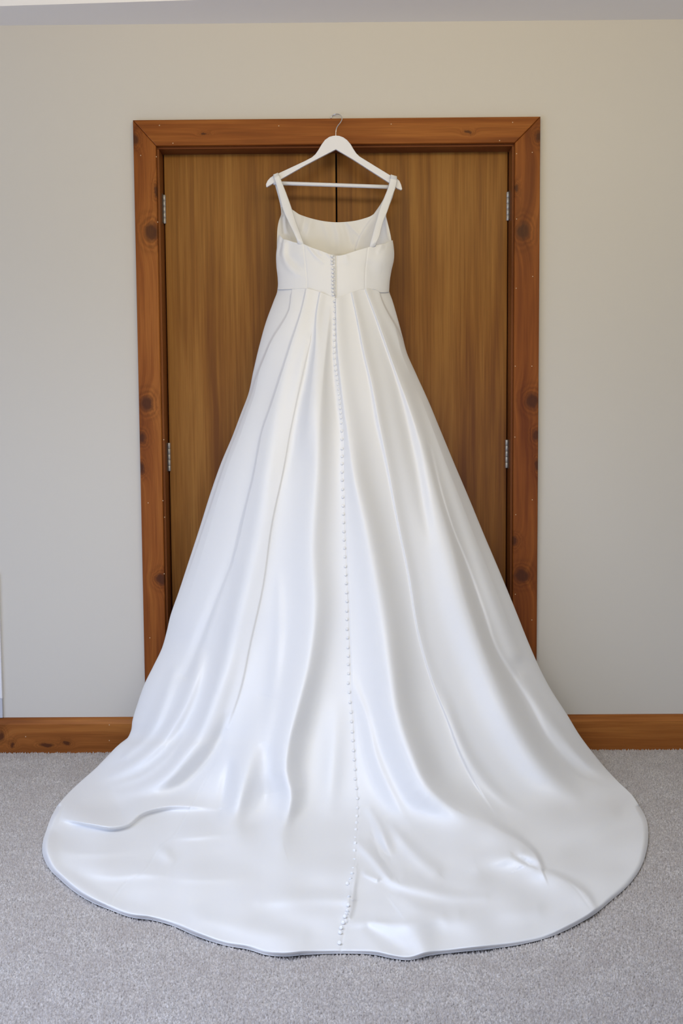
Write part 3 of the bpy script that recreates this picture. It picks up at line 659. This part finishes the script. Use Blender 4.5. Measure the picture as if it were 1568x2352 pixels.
btn += [(bt(y)-1.5, y) for y in (838, 850, 861, 872, 883, 894, 905, 916, 927, 938, 949, 960)]
btn += [(bt(y)-2.5, y) for y in (972, 990, 1009, 1031, 1048, 1065, 1084, 1103, 1124, 1142, 1162, 1181, 1200, 1221, 1240, 1259, 1279, 1301, 1320, 1340, 1361, 1381)]
cx = [1242, 1243, 1244, 1247, 1250, 1252, 1252, 1255, 1252, 1260, 1265, 1273, 1276, 1281, 1285, 1290, 1295, 1300, 1302, 1310, 1318, 1318, 1316, 1312, 1308, 1308, 1305, 1300, 1300, 1293]
cyy = [10, 70, 141, 203, 273, 335, 395, 461, 530, 595, 668, 738, 806, 880, 943, 1015, 1081, 1150, 1220, 1287, 1360, 1428, 1487, 1536, 1584, 1638, 1682, 1735, 1795, 1857]
btn += [(400+a*.3189, 1400+b*.3189) for a, b in zip(cx, cyy)]
n_flat = len(btn)
btn += [(808, 2007), (804, 2019), (797.5, 2032), (800.4, 2060), (800, 2081.5), (798, 2093), (796, 2099.5), (792, 2108), (788, 2122), (784, 2134), (781, 2145), (780, 2169)]
bx = np.array([b[0] for b in btn]); by = np.array([b[1] for b in btn])
def surf(x, y):
    return np.where(y < 680, bodice_d(x, y), skirt_d(x, y, np.clip((2187-y)/13, 0, 1)))
e_ = 3.0; d0 = surf(bx, by)
P0 = at(bx, by, d0); Pu = at(bx, by-e_, surf(bx, by-e_)); Pd = at(bx, by+e_, surf(bx, by+e_)); Pl = at(bx-e_, by, surf(bx-e_, by)); Pr = at(bx+e_, by, surf(bx+e_, by))
for i in range(len(btn)):
    n = np.cross(Pr[i]-Pl[i], Pu[i]-Pd[i]); n /= np.linalg.norm(n)
    if n[1] > 0: n = -n
    n = n + np.array([0, -.8, .0]); n /= np.linalg.norm(n)
    if i >= n_flat-8: n = n + np.array([random.uniform(-.7, .5), -.3, random.uniform(-.1, .5)])
    r = .0044 if by[i] < 700 else (.0037 if by[i] < 975 else .0046)
    n /= np.linalg.norm(n)
    o = bpy.data.objects.new('button', bmesh_me); COL.objects.link(o); o.parent = dress
    o.rotation_euler = Vector(n).to_track_quat('-Y', 'Z').to_euler(); o.scale = (r, r, r)
    o.location = P0[i]-O+n*r*(.95 if by[i] < 700 else .5) + (np.array([0, 0, .003]) if by[i] > 2000 else 0)
loop_me = None
for i in range(11):
    if loop_me is None:
        a = np.linspace(-2.3, 2.3, 12); pts = np.stack([.0052*np.cos(a)*1.15, -.0012+0*a, .0034*np.sin(a)], 1)
        lo = bm_obj('button_loop', tube(pts, .0007, 6), M_satin, dress, True); loop_me = lo.data
    else:
        lo = bpy.data.objects.new('button_loop', loop_me); COL.objects.link(lo); lo.parent = dress
    lo.location = P0[i]-O+np.array([.0022, -.0018, .002]); lo.rotation_euler = (0, .35, 0)

# ------------------------------------------------------------------ carpet pile
hemw = at(hem[::40, 0], hem[::40, 1], dfloor(hem[::40, 0], hem[::40, 1]))[:, :2]
cen = hemw.mean(0); poly = cen + (hemw-cen)*.988
sp = .0056
gx, gy = np.meshgrid(np.arange(-2.0, 2.0, sp), np.arange(-2.45, -.019, sp*.9)); gx = gx.ravel()+rng.uniform(-.5, .5, gx.size)*sp; gy = gy.ravel()+rng.uniform(-.5, .5, gy.size)*sp
vis = np.abs(gx) < 3
inside = np.zeros(gx.size, bool); j = len(poly)-1
for i in range(len(poly)):
    xi, yi = poly[i]; xj, yj = poly[j]
    c = ((yi > gy) != (yj > gy)) & (gx < (xj-xi)*(gy-yi)/(yj-yi+1e-12)+xi); inside ^= c; j = i
keep = ~inside & vis & (gy < -.019); gx, gy = gx[keep], gy[keep]; n = gx.size
r = rng.uniform(.0026, .0042, n); h = rng.uniform(.0032, .0078, n); az = rng.uniform(0, 2*np.pi, n); lean = rng.uniform(0, .0035, n); la = rng.uniform(0, 2*np.pi, n)
V = np.zeros((n, 5, 3), np.float32)
for k in range(4):
    V[:, k, 0] = gx+r*np.cos(az+k*np.pi/2); V[:, k, 1] = gy+r*np.sin(az+k*np.pi/2); V[:, k, 2] = -.006
V[:, 4, 0] = gx+lean*np.cos(la); V[:, 4, 1] = gy+lean*np.sin(la); V[:, 4, 2] = -.006+h
base = np.arange(n)[:, None]*5
tri = np.concatenate([base+np.array([k, (k+1) % 4, 4])[None] for k in range(4)], 1).reshape(-1, 3)
me = bpy.data.meshes.new('carpet_pile'); me.vertices.add(n*5); me.vertices.foreach_set('co', V.ravel())
me.loops.add(tri.size); me.loops.foreach_set('vertex_index', tri.ravel().astype(np.int32))
me.polygons.add(len(tri)); me.polygons.foreach_set('loop_start', np.arange(0, tri.size, 3, dtype=np.int32)); me.polygons.foreach_set('loop_total', np.full(len(tri), 3, np.int32))
me.update(calc_edges=True); me.materials.append(M_carpet); me.polygons.foreach_set('use_smooth', [True]*len(tri))
o = bpy.data.objects.new('carpet_pile', me); COL.objects.link(o); o.parent = floor; prop(o, kind='stuff')
print('tufts', n)
